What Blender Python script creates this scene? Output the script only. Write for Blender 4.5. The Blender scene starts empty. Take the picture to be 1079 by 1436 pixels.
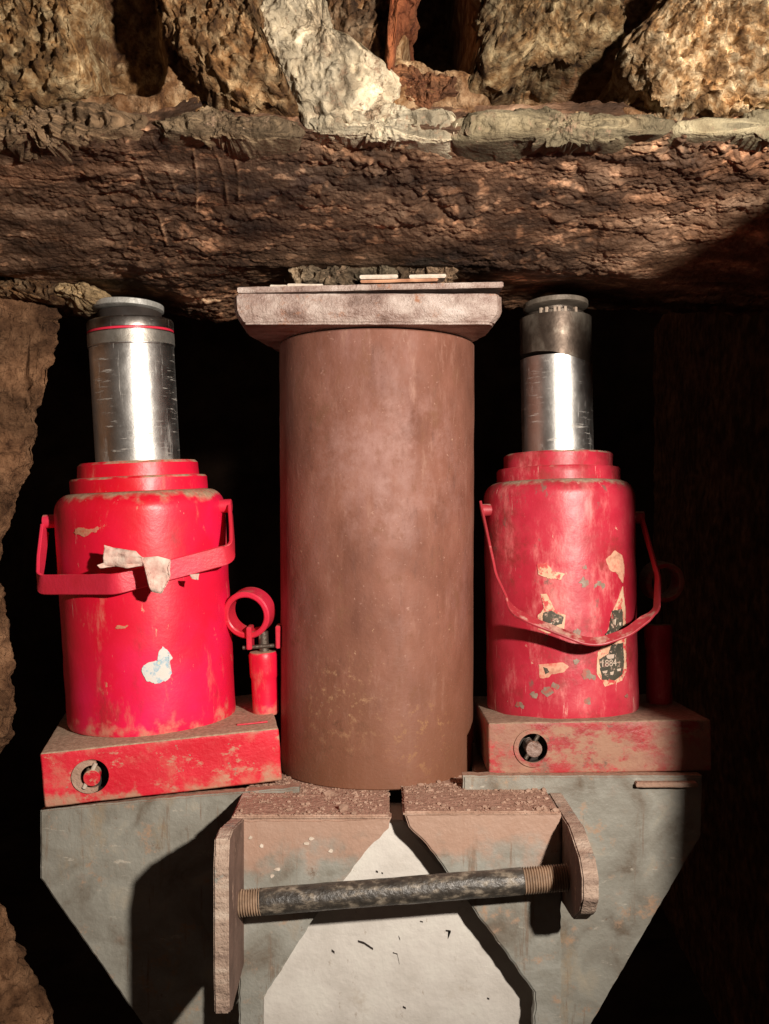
import bpy, bmesh, math, random
import numpy as np
from mathutils import Vector, Matrix
random.seed(7)
R = math.radians
scene = bpy.context.scene
col = scene.collection

# ------------------------------------------------------------------ camera
F, D, HX, HY = 1450.0, 0.87, 540.0, 755.0          # focal (photo px), distance, principal point, horizon
cam_d = bpy.data.cameras.new('camera'); cam = bpy.data.objects.new('camera', cam_d); col.objects.link(cam)
cam_d.sensor_fit = 'VERTICAL'; cam_d.sensor_height = 24.0; cam_d.lens = 24.0*F/1436
cam_d.shift_y = (HY-718)/1436
cam_d.clip_start = .01; cam_d.clip_end = 100
cam.location = (0, -D, 0); cam.rotation_euler = (R(90), 0, 0)
scene.camera = cam
# ------------------------------------------------------------------ world, work lamp
w = bpy.data.worlds.new('World'); scene.world = w; w.use_nodes = True
bg = w.node_tree.nodes['Background']; bg.inputs[0].default_value = (1, .70, .55, 1); bg.inputs[1].default_value = .045
LP = Vector((.34, -.90, .18))
ld = bpy.data.lights.new('work_lamp', 'SPOT'); lamp = bpy.data.objects.new('work_lamp', ld); col.objects.link(lamp)
ld.energy = 59; ld.color = (1, .90, .79); ld.shadow_soft_size = .016; ld.spot_size = R(78); ld.spot_blend = 1
lamp.location = LP
lamp.rotation_euler = (Vector((-.08, 0, .02))-LP).to_track_quat('-Z', 'Y').to_euler()
scene.view_settings.view_transform = 'Standard'; scene.view_settings.look = 'None'
scene.view_settings.exposure = 0; scene.view_settings.gamma = 1
scene.cycles.max_bounces = 6

# ------------------------------------------------------------------ helpers
def at(px, py, y):
    d = D+y
    return Vector(((px-HX)*d/F, y, (HY-py)*d/F))

def _hash(ix, iy, iz, seed):
    h = (ix*374761393 + iy*668265263 + iz*1274126177 + seed*974634777) & 0xFFFFFFFF
    h = ((h ^ (h >> 13))*1274126177) & 0xFFFFFFFF
    h = ((h ^ (h >> 16))*2246822519) & 0xFFFFFFFF
    return ((h ^ (h >> 15)) & 0xFFFFFF)/float(0xFFFFFF)
def vnoise(p, seed=0):
    p = np.asarray(p, float); i = np.floor(p).astype(np.int64); f = p-i; u = f*f*(3-2*f)
    r = 0
    for a in (0, 1):
        for b in (0, 1):
            for c in (0, 1):
                wgt = (u[..., 0] if a else 1-u[..., 0])*(u[..., 1] if b else 1-u[..., 1])*(u[..., 2] if c else 1-u[..., 2])
                r = r + wgt*_hash(i[..., 0]+a, i[..., 1]+b, i[..., 2]+c, seed)
    return r*2-1
def fbm(p, freq, octs=4, gain=.5, seed=0, stretch=(1, 1, 1)):
    p = np.asarray(p, float)*np.array(stretch)*freq; s = 0; a = 1; n = 0
    for k in range(octs):
        s = s+a*vnoise(p+17.3*k, seed+k); n += a; a *= gain; p = p*2.03
    return s/n
def ridged(p, freq, octs=4, seed=0, stretch=(1, 1, 1)):
    p = np.asarray(p, float)*np.array(stretch)*freq; s = 0; a = 1; n = 0
    for k in range(octs):
        s = s+a*(1-2*np.abs(vnoise(p+11.7*k, seed+k))); n += a; a *= .5; p = p*2.1
    return s/n
def worley(p, freq, seed=0, stretch=(1, 1, 1)):
    p = np.asarray(p, float)*np.array(stretch)*freq; i = np.floor(p).astype(np.int64); f = p-i; best = np.full(p.shape[:-1], 9.0)
    for a in (-1, 0, 1):
        for b in (-1, 0, 1):
            for c in (-1, 0, 1):
                j = i+np.array([a, b, c]); h = [_hash(j[..., 0], j[..., 1], j[..., 2], seed+k) for k in range(3)]
                d = (a+h[0]-f[..., 0])**2+(b+h[1]-f[..., 1])**2+(c+h[2]-f[..., 2])**2; best = np.minimum(best, d)
    return np.sqrt(best)
def sstep(a, b, x):
    t = np.clip((x-a)/(b-a), 0, 1); return t*t*(3-2*t)

def link(name, me, m=None, parent=None):
    o = bpy.data.objects.new(name, me); col.objects.link(o)
    if m: me.materials.append(m)
    if parent is not None: o.parent = parent
    return o
def tag(o, label=None, cat=None, group=None, kind=None):
    if label: o['label'] = label
    if cat: o['category'] = cat
    if group: o['group'] = group
    if kind: o['kind'] = kind
    return o
def empty(name, loc=(0, 0, 0), rot=(0, 0, 0)):
    o = bpy.data.objects.new(name, None); o.location = loc; o.rotation_euler = rot; o.empty_display_size = .02
    col.objects.link(o); return o
def smooth(me, ang=35):
    me.shade_smooth()
    try: me.set_sharp_from_angle(angle=R(ang))
    except Exception: pass
def grid_mesh(name, P, wrap=False, ang=80, colors=None):
    ny, nx = P.shape[:2]
    idx = np.arange(ny*nx).reshape(ny, nx)
    if wrap: idx = np.concatenate([idx, idx[:, :1]], 1)
    f = np.stack([idx[:-1, :-1], idx[:-1, 1:], idx[1:, 1:], idx[1:, :-1]], -1).reshape(-1, 4)
    me = bpy.data.meshes.new(name)
    me.vertices.add(ny*nx); me.vertices.foreach_set('co', P.reshape(-1).astype(np.float32))
    me.loops.add(f.size); me.loops.foreach_set('vertex_index', f.reshape(-1).astype(np.int32))
    me.polygons.add(len(f)); me.polygons.foreach_set('loop_start', np.arange(0, f.size, 4, dtype=np.int32))
    me.update(calc_edges=True); me.validate()
    if colors is not None:
        ca = me.color_attributes.new('tone', 'FLOAT_COLOR', 'POINT')
        c = np.ones((ny*nx, 4), np.float32); c[:, :3] = colors.reshape(-1, 3); ca.data.foreach_set('color', c.reshape(-1))
    me.shade_smooth()
    return me
def bm_mesh(name, bm, ang=35, sm=True):
    bmesh.ops.recalc_face_normals(bm, faces=bm.faces)
    me = bpy.data.meshes.new(name); bm.to_mesh(me); bm.free()
    if sm: smooth(me, ang)
    return me
def lathe(name, prof, seg=96, wob=0, seed=0, ang=35, close=True):
    bm = bmesh.new(); rings = []
    for j, (r, z) in enumerate(prof):
        ring = []
        for k in range(seg):
            a = 2*math.pi*k/seg; rr = r
            if wob: rr = r + wob*float(vnoise(np.array([math.cos(a)*3+seed, math.sin(a)*3, z*90]), seed))
            ring.append(bm.verts.new((rr*math.cos(a), rr*math.sin(a), z)))
        rings.append(ring)
    for a, b in zip(rings[:-1], rings[1:]):
        for k in range(seg):
            bm.faces.new((a[k], a[(k+1) % seg], b[(k+1) % seg], b[k]))
    if close:
        bm.faces.new(rings[0]); bm.faces.new(rings[-1])
    return bm_mesh(name, bm, ang)
def fine_prof(pts, step=.004):
    out = [pts[0]]
    for a, b in zip(pts[:-1], pts[1:]):
        n = max(1, int(math.dist(a, b)/step))
        for k in range(1, n+1): out.append((a[0]+(b[0]-a[0])*k/n, a[1]+(b[1]-a[1])*k/n))
    return out
def prism(name, outline, ext, jit=0, step=.003, bev=.0008, seed=0, closed=True):
    """outline: list of Vector points of one planar face; ext: Vector extrusion."""
    pts = []
    n = len(outline)
    nrm = ext.normalized()
    for i in range(n):
        a, b = outline[i], outline[(i+1) % n]; L = (b-a).length; m = max(1, int(L/step)) if jit else 1
        side = (b-a).normalized().cross(nrm)
        for k in range(m):
            p = a.lerp(b, k/m)
            if jit and k: p = p+side*jit*(float(fbm(np.array(p), 130, 3, seed=seed)) + .5*float(vnoise(np.array(p)*600, seed+5)))
            pts.append(p)
    bm = bmesh.new(); vs = [bm.verts.new(p) for p in pts]; f = bm.faces.new(vs)
    r = bmesh.ops.extrude_face_region(bm, geom=[f])
    nv = [g for g in r['geom'] if isinstance(g, bmesh.types.BMVert)]
    bmesh.ops.translate(bm, verts=nv, vec=ext)
    bmesh.ops.recalc_face_normals(bm, faces=bm.faces)
    if bev:
        es = [e for e in bm.edges if len(e.link_faces) == 2 and any(len(fc.verts) == len(pts) for fc in e.link_faces)]
        bmesh.ops.bevel(bm, geom=es, offset=bev, segments=2, affect='EDGES', clamp_overlap=True)
    return bm_mesh(name, bm, 30)
def box_mesh(name, lo, hi, bev=.002, sub=0, amp=0, seed=0):
    bm = bmesh.new(); bmesh.ops.create_cube(bm, size=1)
    for v in bm.verts:
        for i in range(3): v.co[i] = lo[i]+(v.co[i]+.5)*(hi[i]-lo[i])
    if bev: bmesh.ops.bevel(bm, geom=bm.edges[:], offset=bev, segments=3, affect='EDGES', profile=.6)
    if sub:
        bmesh.ops.subdivide_edges(bm, edges=bm.edges[:], cuts=sub, use_grid_fill=True)
        P = np.array([v.co for v in bm.verts]); n = fbm(P, 60, 4, seed=seed)
        bm.normal_update()
        for v, k in zip(bm.verts, n): v.co += v.normal*float(k)*amp
    return bm_mesh(name, bm, 40)
def sweep(name, pts, wdirs, width, thick, bev=True, closed=False):
    """flat strap along pts; wdirs: width direction per point."""
    bm = bmesh.new(); rings = []; n = len(pts)
    for i, p in enumerate(pts):
        t = (pts[min(i+1, n-1)]-pts[max(i-1, 0)]).normalized()
        wv = wdirs[i]-t*wdirs[i].dot(t); wv.normalize(); nv = t.cross(wv).normalized()
        ww = width/2; th = thick/2; c = th*.45; ring = []
        for (a, b) in ((-ww+c, -th), (ww-c, -th), (ww, -th+c), (ww, th-c), (ww-c, th), (-ww+c, th), (-ww, th-c), (-ww, -th+c)):
            ring.append(bm.verts.new(p+wv*a+nv*b))
        rings.append(ring)
    for a, b in zip(rings[:-1], rings[1:]):
        for k in range(8): bm.faces.new((a[k], a[(k+1) % 8], b[(k+1) % 8], b[k]))
    bm.faces.new(rings[0]); bm.faces.new(rings[-1])
    return bm_mesh(name, bm, 30)
def round_path(pts, rad, seg=6):
    out = [pts[0]]
    for i in range(1, len(pts)-1):
        a, b, c = pts[i-1], pts[i], pts[i+1]
        u = (a-b); v = (c-b); r = min(rad, u.length*.45, v.length*.45)
        p0 = b+u.normalized()*r; p2 = b+v.normalized()*r
        for k in range(seg+1):
            t = k/seg; out.append(p0*(1-t)**2+b*2*t*(1-t)+p2*t*t)
    out.append(pts[-1]); res = []
    for a, b in zip(out[:-1], out[1:]):
        m = max(1, int((b-a).length/.006))
        for k in range(m): res.append(a.lerp(b, k/m))
    res.append(out[-1]); return res
def place(me, M):
    me.transform(M); return me
def cyl_between(name, a, b, r, seg=48, prof=None):
    d = b-a; L = d.length
    me = lathe(name, prof or [(r*.93, 0), (r, r*.07), (r, L-r*.07), (r*.93, L)], seg)
    me.transform(Matrix.Translation(a) @ d.to_track_quat('Z', 'Y').to_matrix().to_4x4()); return me

# ------------------------------------------------------------------ materials
def S(c): return tuple(((v/255)/12.92 if v/255 <= .04045 else ((v/255+.055)/1.055)**2.4) for v in c)+(1,)
def material(name, stops, scale=20, rough=(.6, .8), metallic=0, bumps=((200, .0006),), layers=(), dust=None, detail=8,
             stretch=(1, 1, 1), spec=.5, tone=False, distortion=0, zstain=None, spots=()):
    """layers: (colour, scale, lo, hi, stretch, rough) painted wear masks; dust: (colour, lo, hi) on upward faces."""
    m = bpy.data.materials.new(name); m.use_nodes = True; nt = m.node_tree; N = nt.nodes; L = nt.links
    b = N['Principled BSDF']; tc = N.new('ShaderNodeTexCoord')
    def noise(sc, det=detail, st=(1, 1, 1), off=0, dist=0, ro=.6):
        mp = N.new('ShaderNodeMapping'); L.new(tc.outputs['Object'], mp.inputs[0]); mp.inputs['Scale'].default_value = st
        mp.inputs['Location'].default_value = (off, off*1.7, off*.3)
        n = N.new('ShaderNodeTexNoise'); n.inputs['Scale'].default_value = sc; n.inputs['Detail'].default_value = det
        n.inputs['Roughness'].default_value = ro; n.inputs['Distortion'].default_value = dist
        L.new(mp.outputs[0], n.inputs['Vector']); return n.outputs['Fac']
    cr = N.new('ShaderNodeValToRGB'); e = cr.color_ramp.elements
    while len(e) > 1: e.remove(e[-1])
    for i, (p, c) in enumerate(stops):
        el = e[0] if i == 0 else e.new(p); el.position = p; el.color = (c[0], c[1], c[2], 1)
    L.new(noise(scale, st=stretch, dist=distortion), cr.inputs[0]); c = cr.outputs[0]
    def mix(fac, a, bcol, mode='MIX'):
        x = N.new('ShaderNodeMix'); x.data_type = 'RGBA'; x.blend_type = mode
        if isinstance(fac, float): x.inputs[0].default_value = fac
        else: L.new(fac, x.inputs[0])
        L.new(a, x.inputs[6])
        if isinstance(bcol, tuple): x.inputs[7].default_value = bcol
        else: L.new(bcol, x.inputs[7])
        return x.outputs[2]
    def mrange(v, lo, hi, t0=0, t1=1):
        r = N.new('ShaderNodeMapRange'); r.interpolation_type = 'SMOOTHSTEP' if lo != hi else 'LINEAR'
        L.new(v, r.inputs[0]); r.inputs[1].default_value = lo; r.inputs[2].default_value = hi
        r.inputs[3].default_value = t0; r.inputs[4].default_value = t1; return r.outputs[0]
    if tone:
        a = N.new('ShaderNodeAttribute'); a.attribute_name = 'tone'; c = mix(1.0, c, a.outputs['Color'], 'MULTIPLY')
    rg = mrange(noise(scale*1.7, off=3), .3, .7, rough[0], rough[1])
    metal = None
    for k, ly in enumerate(layers):
        colr, sc, lo, hi, st, ro = ly
        f = mrange(noise(sc, st=st, off=5+k*2.3, ro=.74, det=10), lo, hi)
        c = mix(f, c, (colr[0], colr[1], colr[2], 1))
        x = N.new('ShaderNodeMix'); L.new(f, x.inputs[0]); L.new(rg, x.inputs[2]); x.inputs[3].default_value = ro; rg = x.outputs[0]
        if metallic:
            x = N.new('ShaderNodeMix'); L.new(f, x.inputs[0]); x.inputs[3].default_value = 0
            if metal is None: x.inputs[2].default_value = metallic
            else: L.new(metal, x.inputs[2])
            metal = x.outputs[0]
    for k, (cen, rad, scol, sc, lo, hi) in enumerate(spots):
        vd = N.new('ShaderNodeVectorMath'); vd.operation = 'DISTANCE'; L.new(tc.outputs['Object'], vd.inputs[0]); vd.inputs[1].default_value = cen
        mm = N.new('ShaderNodeMath'); mm.operation = 'MULTIPLY'; L.new(mrange(vd.outputs['Value'], rad, rad*.25), mm.inputs[0]); L.new(mrange(noise(sc, off=41+k, ro=.74, det=10), lo, hi), mm.inputs[1])
        c = mix(mm.outputs[0], c, (scol[0], scol[1], scol[2], 1))
    if zstain:
        zc, z0, z1 = zstain; sp2 = N.new('ShaderNodeSeparateXYZ'); L.new(tc.outputs['Object'], sp2.inputs[0])
        ad2 = N.new('ShaderNodeMath'); ad2.operation = 'ADD'; L.new(sp2.outputs[2], ad2.inputs[0]); L.new(mrange(noise(45, off=31), .3, .7, -.014, .014), ad2.inputs[1])
        c = mix(mrange(ad2.outputs[0], z0, z1, 0, .85), c, (zc[0], zc[1], zc[2], 1))
    if dust:
        g = N.new('ShaderNodeNewGeometry'); sp = N.new('ShaderNodeSeparateXYZ'); L.new(g.outputs['Normal'], sp.inputs[0])
        ad = N.new('ShaderNodeMath'); ad.operation = 'ADD'; L.new(sp.outputs[2], ad.inputs[0])
        L.new(mrange(noise(60, off=9), .3, .7, -.3, .3), ad.inputs[1])
        f = mrange(ad.outputs[0], dust[1], dust[2])
        dn = N.new('ShaderNodeValToRGB'); dn.color_ramp.elements[0].position = .35; dn.color_ramp.elements[1].position = .65
        dc = dust[0]; dn.color_ramp.elements[0].color = (dc[0]*.62, dc[1]*.58, dc[2]*.55, 1); dn.color_ramp.elements[1].color = (dc[0], dc[1], dc[2], 1)
        L.new(noise(320, det=3, off=12), dn.inputs[0])
        c = mix(f, c, dn.outputs[0])
        x = N.new('ShaderNodeMix'); L.new(f, x.inputs[0]); L.new(rg, x.inputs[2]); x.inputs[3].default_value = .95; rg = x.outputs[0]
    L.new(c, b.inputs['Base Color']); L.new(rg, b.inputs['Roughness'])
    if metal is not None: L.new(metal, b.inputs['Metallic'])
    else: b.inputs['Metallic'].default_value = metallic
    b.inputs['Specular IOR Level'].default_value = spec
    prev = None
    for k, (sc, dist) in enumerate(bumps):
        bp = N.new('ShaderNodeBump'); bp.inputs['Distance'].default_value = dist; bp.inputs['Strength'].default_value = 1
        L.new(noise(sc, det=5, off=20+k), bp.inputs['Height'])
        if prev: L.new(prev, bp.inputs['Normal'])
        prev = bp.outputs[0]
    if prev: L.new(prev, b.inputs['Normal'])
    return m
U = (1, 1, 1); VST = (1, 1, .18); HST = (.25, 1, 1)
DUST = (.42, .29, .20)
M = {}
M['soffit'] = material('damp_earthy_concrete', [(.3, (.07, .042, .026)), (.46, (.20, .130, .085)), (.57, (.36, .255, .18)), (.70, (.66, .53, .41))], 45, (.55, .85), bumps=((200, .0022), (600, .0008)), stretch=(.5, 1, 1), tone=True, spec=.35)
M['stone'] = material('pitted_brown_stone', [(.32, (.10, .05, .022)), (.46, (.30, .18, .085)), (.56, (.48, .36, .23)), (.68, (.78, .66, .47))], 95, (.7, .95), bumps=((220, .004), (700, .001)), tone=True, spec=.3)
M['mortar'] = material('pale_mortar', [(.3, (.30, .24, .17)), (.5, (.52, .46, .35)), (.7, (.66, .60, .48))], 55, (.8, .95), bumps=((240, .003), (800, .0006)), tone=True,
                       layers=[((.24, .16, .10), 45, .55, .66, U, .9), ((.30, .20, .13), 130, .58, .64, U, .9)], spec=.3)
M['brick'] = material('broken_orange_brick', [(.3, (.30, .08, .03)), (.6, (.62, .22, .09))], 60, (.8, .95), bumps=((260, .003),), tone=True, spec=.3)
M['soil'] = material('packed_soil', [(.3, (.08, .040, .022)), (.48, (.20, .112, .064)), (.66, (.36, .22, .135))], 60, (.85, 1), bumps=((110, .006), (380, .003)), tone=True, spec=.2)
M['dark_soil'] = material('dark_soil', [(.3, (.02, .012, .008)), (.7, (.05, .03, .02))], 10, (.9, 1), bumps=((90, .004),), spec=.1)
M['rust_pipe'] = material('rusted_steel_tube', [(.3, (.15, .055, .034)), (.45, (.20, .078, .050)), (.57, (.24, .098, .066)), (.72, (.30, .135, .095))], 34, (.58, .78), bumps=((380, .0003), (70, .0003)), stretch=(1, 1, .5),
                          layers=[((.30, .15, .125), 12, .46, .72, (1, 1, .4), .6), ((.20, .085, .05), 60, .54, .68, (1, 1, .6), .8), ((.50, .30, .19), 150, .64, .70, U, .8), ((.15, .062, .04), 170, .63, .69, U, .8), ((.33, .17, .125), 90, .54, .74, (1, 1, .2), .6), ((.13, .055, .038), 100, .56, .74, (1, 1, .25), .75), ((.40, .22, .17), 260, .60, .68, U, .65)],
                          spec=.4, zstain=((.19, .078, .04), .16, -.03),
                          spots=[((-.030, -.075, .062), .052, (.52, .31, .17), 150, .52, .66), ((.035, -.070, .035), .04, (.50, .28, .13), 150, .54, .62), ((.01, -.08, .25), .09, (.34, .18, .15), 40, .42, .70), ((-.028, -.074, .035), .045, (.12, .055, .035), 90, .54, .64)])
M['rust_cap'] = material('rusted_steel_plate', [(.3, (.13, .07, .05)), (.46, (.30, .20, .165)), (.6, (.46, .36, .31)), (.7, (.58, .48, .43))], 55, (.30, .50), bumps=((220, .0022), (700, .0007)), stretch=(.6, 1, 1),
                         layers=[((.34, .15, .08), 40, .56, .66, U, .7)], spec=.7)
M['rust_orange'] = material('orange_rust', [(.3, (.30, .12, .06)), (.6, (.58, .30, .17))], 60, (.6, .8), bumps=((300, .0008),))
M['chrome'] = material('worn_bright_steel', [(.3, (.50, .48, .45)), (.6, (.82, .80, .77))], 30, (.33, .42), metallic=1, bumps=((500, .00008), (120, .0001)), stretch=(1, 1, .5),
                       layers=[((.34, .30, .25), 40, .58, .80, (1, 1, .3), .45), ((.42, .38, .33), 160, .58, .66, (.25, .25, 3), .5), ((.45, .42, .38), 220, .60, .68, (1, 1, .06), .45), ((.12, .09, .07), 180, .68, .71, U, .6)],
                       zstain=((.13, .10, .08), .285, .335))
M['dark_steel'] = material('greasy_dark_steel', [(.3, (.07, .055, .045)), (.6, (.16, .13, .105))], 60, (.4, .6), metallic=.7, bumps=((400, .0006),),
                           layers=[((.30, .23, .16), 70, .60, .70, (1, 1, .5), .8)])
M['saddle_steel'] = material('pale_steel', [(.3, (.30, .29, .26)), (.6, (.50, .49, .46))], 80, (.4, .6), metallic=.4, bumps=((400, .0005),))
M['red_l'] = material('scuffed_red_paint', [(.3, (.66, .006, .018)), (.5, (.80, .010, .05)), (.7, (.90, .016, .12))], 7, (.34, .46), bumps=((300, .00012), (35, .0004)),
                      layers=[((.74, .16, .12), 34, .56, .72, (1, 1, .3), .6), ((.56, .27, .15), 75, .635, .71, (1, 1, .45), .8), ((.60, .36, .24), 200, .655, .70, (1, 1, .35), .85), ((.80, .30, .26), 150, .64, .68, (1, 1, .08), .7), ((.30, .05, .04), 260, .69, .71, U, .7), ((.42, .02, .03), 22, .54, .74, (1, 1, .4), .5)],
                      dust=((.52, .34, .22), .40, .95), spec=.5, zstain=((.66, .30, .20), .006, -.012))
def _red_r(nm, ZS):
    return material(nm, [(.3, (.36, .012, .024)), (.5, (.50, .022, .048)), (.7, (.62, .07, .09))], 14, (.36, .52), bumps=((300, .00015), (35, .0005)),
                      layers=[((.74, .22, .21), 40, .50, .72, (1, 1, .35), .5), ((.76, .38, .32), 150, .63, .67, (1, 1, .08), .7), ((.22, .15, .115), 44, .655, .685, U, .7), ((.66, .36, .26), 150, .655, .69, (1, 1, .6), .8), ((.30, .03, .03), 24, .50, .68, U, .5), ((.20, .10, .08), 70, .60, .70, (1, 1, .5), .6)],
                      dust=((.42, .30, .21), .55, 1.0), spec=.5, zstain=ZS)
M['red_r'] = _red_r('dull_red_paint', ((.19, .10, .08), .176, .214)); M['red_collar'] = _red_r('dull_red_collar_paint', None)
M['red_base'] = material('chipped_red_base_paint', [(.35, (.60, .010, .025)), (.6, (.76, .02, .045))], 20, (.4, .6), bumps=((260, .0005), (60, .0006)), stretch=(.6, 1, 1),
                         layers=[((.52, .27, .18), 60, .55, .63, (.7, 1, 1.2), .85), ((.62, .12, .09), 30, .50, .66, U, .7), ((.32, .24, .17), 90, .62, .66, (.8, 1, 1), .8)], dust=((.52, .37, .26), .2, .6), zstain=((.46, .28, .18), -.035, -.050))
M['red_base_r'] = material('rubbed_red_base_paint', [(.35, (.30, .03, .03)), (.6, (.50, .03, .04))], 20, (.4, .6), bumps=((260, .0006), (60, .0008)), stretch=(.6, 1, 1),
                           layers=[((.36, .19, .125), 40, .44, .56, (.7, 1, 1.2), .7), ((.17, .10, .07), 60, .55, .64, U, .7), ((.30, .13, .09), 16, .46, .60, U, .6)], dust=((.40, .27, .19), .2, .6))
M['red_strap'] = material('red_strap_paint', [(.3, (.58, .02, .035)), (.6, (.74, .03, .075))], 20, (.35, .5), bumps=((300, .0003),),
                          layers=[((.72, .22, .20), 60, .62, .72, (.5, 1, 1), .7)], dust=((.6, .26, .2), .75, 1.2))
M['bracket'] = material('grey_bracket_paint', [(.28, (.13, .095, .065)), (.43, (.235, .22, .185)), (.58, (.30, .29, .25)), (.75, (.40, .35, .27))], 26, (.42, .6), bumps=((220, .0006), (40, .0010)), distortion=.6,
                        layers=[((.20, .15, .11), 120, .56, .66, (1, 1, .08), .7), ((.46, .42, .35), 150, .60, .68, (.3, 1, 1), .6), ((.12, .08, .055), 190, .66, .69, U, .7), ((.40, .255, .165), 40, .56, .68, U, .8), ((.17, .12, .085), 70, .60, .70, U, .7), ((.66, .62, .55), 150, .69, .72, U, .6), ((.33, .23, .13), 11, .56, .74, (1, 1, .5), .7)], dust=((.46, .28, .20), .2, .6), spec=.5)
M['bracket_front'] = material('rust_stained_bracket_paint', [(.28, (.13, .095, .065)), (.43, (.25, .24, .205)), (.58, (.32, .315, .28)), (.75, (.36, .30, .23))], 26, (.42, .6), bumps=((220, .0006), (40, .0010)), distortion=.6,
                        layers=[((.20, .15, .11), 120, .56, .66, (1, 1, .08), .7), ((.46, .42, .35), 150, .60, .68, (.3, 1, 1), .6), ((.12, .08, .055), 190, .66, .69, U, .7), ((.40, .255, .165), 40, .56, .68, U, .8), ((.17, .12, .085), 70, .60, .70, U, .7), ((.66, .62, .55), 150, .69, .72, U, .6)], dust=((.46, .28, .20), .2, .6), zstain=((.42, .25, .18), .045, .075))
M['bracket_dusty'] = material('rust_dusted_steel', [(.3, (.24, .13, .09)), (.5, (.40, .25, .18)), (.7, (.50, .34, .26))], 40, (.7, .9), bumps=((300, .0016), (90, .0012)),
                              layers=[((.12, .075, .05), 170, .64, .68, U, .9)], dust=((.50, .30, .22), .2, .6))
M['cut_edge'] = material('torch_cut_steel_edge', [(.3, (.20, .13, .10)), (.5, (.42, .30, .23)), (.7, (.58, .46, .37))], 70, (.6, .8), bumps=((160, .002), (500, .001)), stretch=(.25, .25, 2.2),
                         layers=[((.25, .25, .22), 40, .56, .66, U, .7)])
M['white'] = material('off_white_painted_face', [(.3, (.55, .51, .46)), (.5, (.64, .60, .55)), (.7, (.70, .67, .61))], 30, (.55, .7), bumps=((180, .0006), (18, .0012)),
                      layers=[((.48, .42, .35), 26, .56, .74, U, .7), ((.42, .36, .30), 160, .62, .68, (1, 1, .5), .7), ((.10, .08, .07), 120, .70, .71, (1, 1, .6), .8)])
M['rod'] = material('black_scaly_rod', [(.35, (.028, .024, .02)), (.52, (.06, .05, .04)), (.62, (.20, .165, .125)), (.74, (.34, .29, .23))], 190, (.36, .52), bumps=((300, .0008), (80, .0006)), metallic=0, stretch=(1, 1, .6), spec=.8)
M['thread'] = material('rusty_thread', [(.3, (.17, .11, .07)), (.6, (.40, .27, .18))], 80, (.5, .7), bumps=((400, .0003),), spec=.6)
M['paper'] = material('dirty_pink_paper', [(.3, (.58, .30, .25)), (.5, (.74, .50, .42)), (.65, (.82, .68, .58))], 110, (.8, .95), bumps=((220, .0008),))
M['cream'] = material('torn_cream_label', [(.3, (.62, .32, .20)), (.6, (.74, .50, .33))], 90, (.6, .8), bumps=((500, .0001),), layers=[((.60, .07, .07), 130, .50, .58, U, .6), ((.35, .24, .17), 220, .60, .66, U, .7)])
M['label_black'] = material('printed_black_label', [(.3, (.035, .032, .022)), (.6, (.08, .07, .05))], 60, (.5, .7), bumps=(),
                            layers=[((.50, .34, .26), 230, .54, .60, U, .7), ((.50, .06, .06), 120, .60, .66, U, .7)])
M['label_print'] = material('pale_print', [(.3, (.45, .32, .25)), (.6, (.62, .5, .4))], 60, (.6, .7), bumps=())
M['sticker'] = material('white_blue_sticker', [(.35, (.72, .66, .60)), (.52, (.70, .68, .64)), (.60, (.30, .48, .60)), (.66, (.70, .67, .5))], 120, (.4, .6), bumps=((500, .0001),))
M['bare'] = material('scraped_steel', [(.4, (.40, .09, .07)), (.5, (.24, .16, .12)), (.65, (.33, .25, .19))], 170, (.5, .65), bumps=((500, .0001),))
M['void'] = material('cavity_shade_and_scuff', [(.3, (.015, .010, .008)), (.6, (.03, .02, .015))], 40, (.7, .9), bumps=())  # near-black shade painted into valve recesses and saddle gap; also colours scuffs
M['chalk'] = material('pale_chip', [(.3, (.45, .36, .28)), (.6, (.72, .62, .52))], 90, (.7, .9), bumps=((300, .0008),))

# ------------------------------------------------------------------ foundation overhead
found = empty('rubble_foundation', (0, -.1, .3))
tag(found, 'rough brown rubble and mortar foundation overhanging the jacks, filling the top of the view', 'foundation')
off = Vector(found.location)
def child(name, me, m, parent=found):
    me.transform(Matrix.Translation(-off)); return link(name, me, m, parent)

# soffit: the battered underside
nx, ny = 1120, 460
xs = np.linspace(-.42, .46, nx); v = np.linspace(0, 1, ny)
prof_y = np.interp(v, [0, .06, .62, .86, .93, 1], [-.215, -.232, -.09, .045, .065, .075])
prof_z = np.interp(v, [0, .06, .62, .86, .93, 1], [.275, .252, .203, .199, .208, .40])
X, _ = np.meshgrid(xs, v); Y = np.repeat(prof_y[:, None], nx, 1); Z = np.repeat(prof_z[:, None], nx, 1)
P = np.stack([X, Y, Z], -1)
big = fbm(P, 9, 3, seed=3); P0 = P.copy()
strata = ridged(P, 30, 5, seed=11, stretch=(.55, 1.2, 1.2)); lump = fbm(P, 55, 5, gain=.6, seed=21); fine = ridged(P, 190, 3, seed=31, stretch=(.6, 1, 1))
rough_zone = .28+.72*sstep(-.2, .3, fbm(P, 12, 2, seed=41))
knob = .5-worley(P+.004*lump[..., None], 95, 5, stretch=(.75, 1, 1)); knob2 = .5-worley(P, 260, 6)
zone2 = sstep(-.05, .35, fbm(P, 11, 3, seed=43, stretch=(.7, 1, 1)))
terr = fbm(P, 10, 3, seed=45, stretch=(.35, 1, 1))*3.2; terr = (np.floor(terr)+sstep(.75, 1, terr-np.floor(terr)))/3.2
dz = .006*big + .005*terr + .0024*strata*rough_zone + .0055*lump*rough_zone + .0016*fine*rough_zone - .0065*knob*zone2 - .0026*knob2*(.3+.7*zone2)
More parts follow.
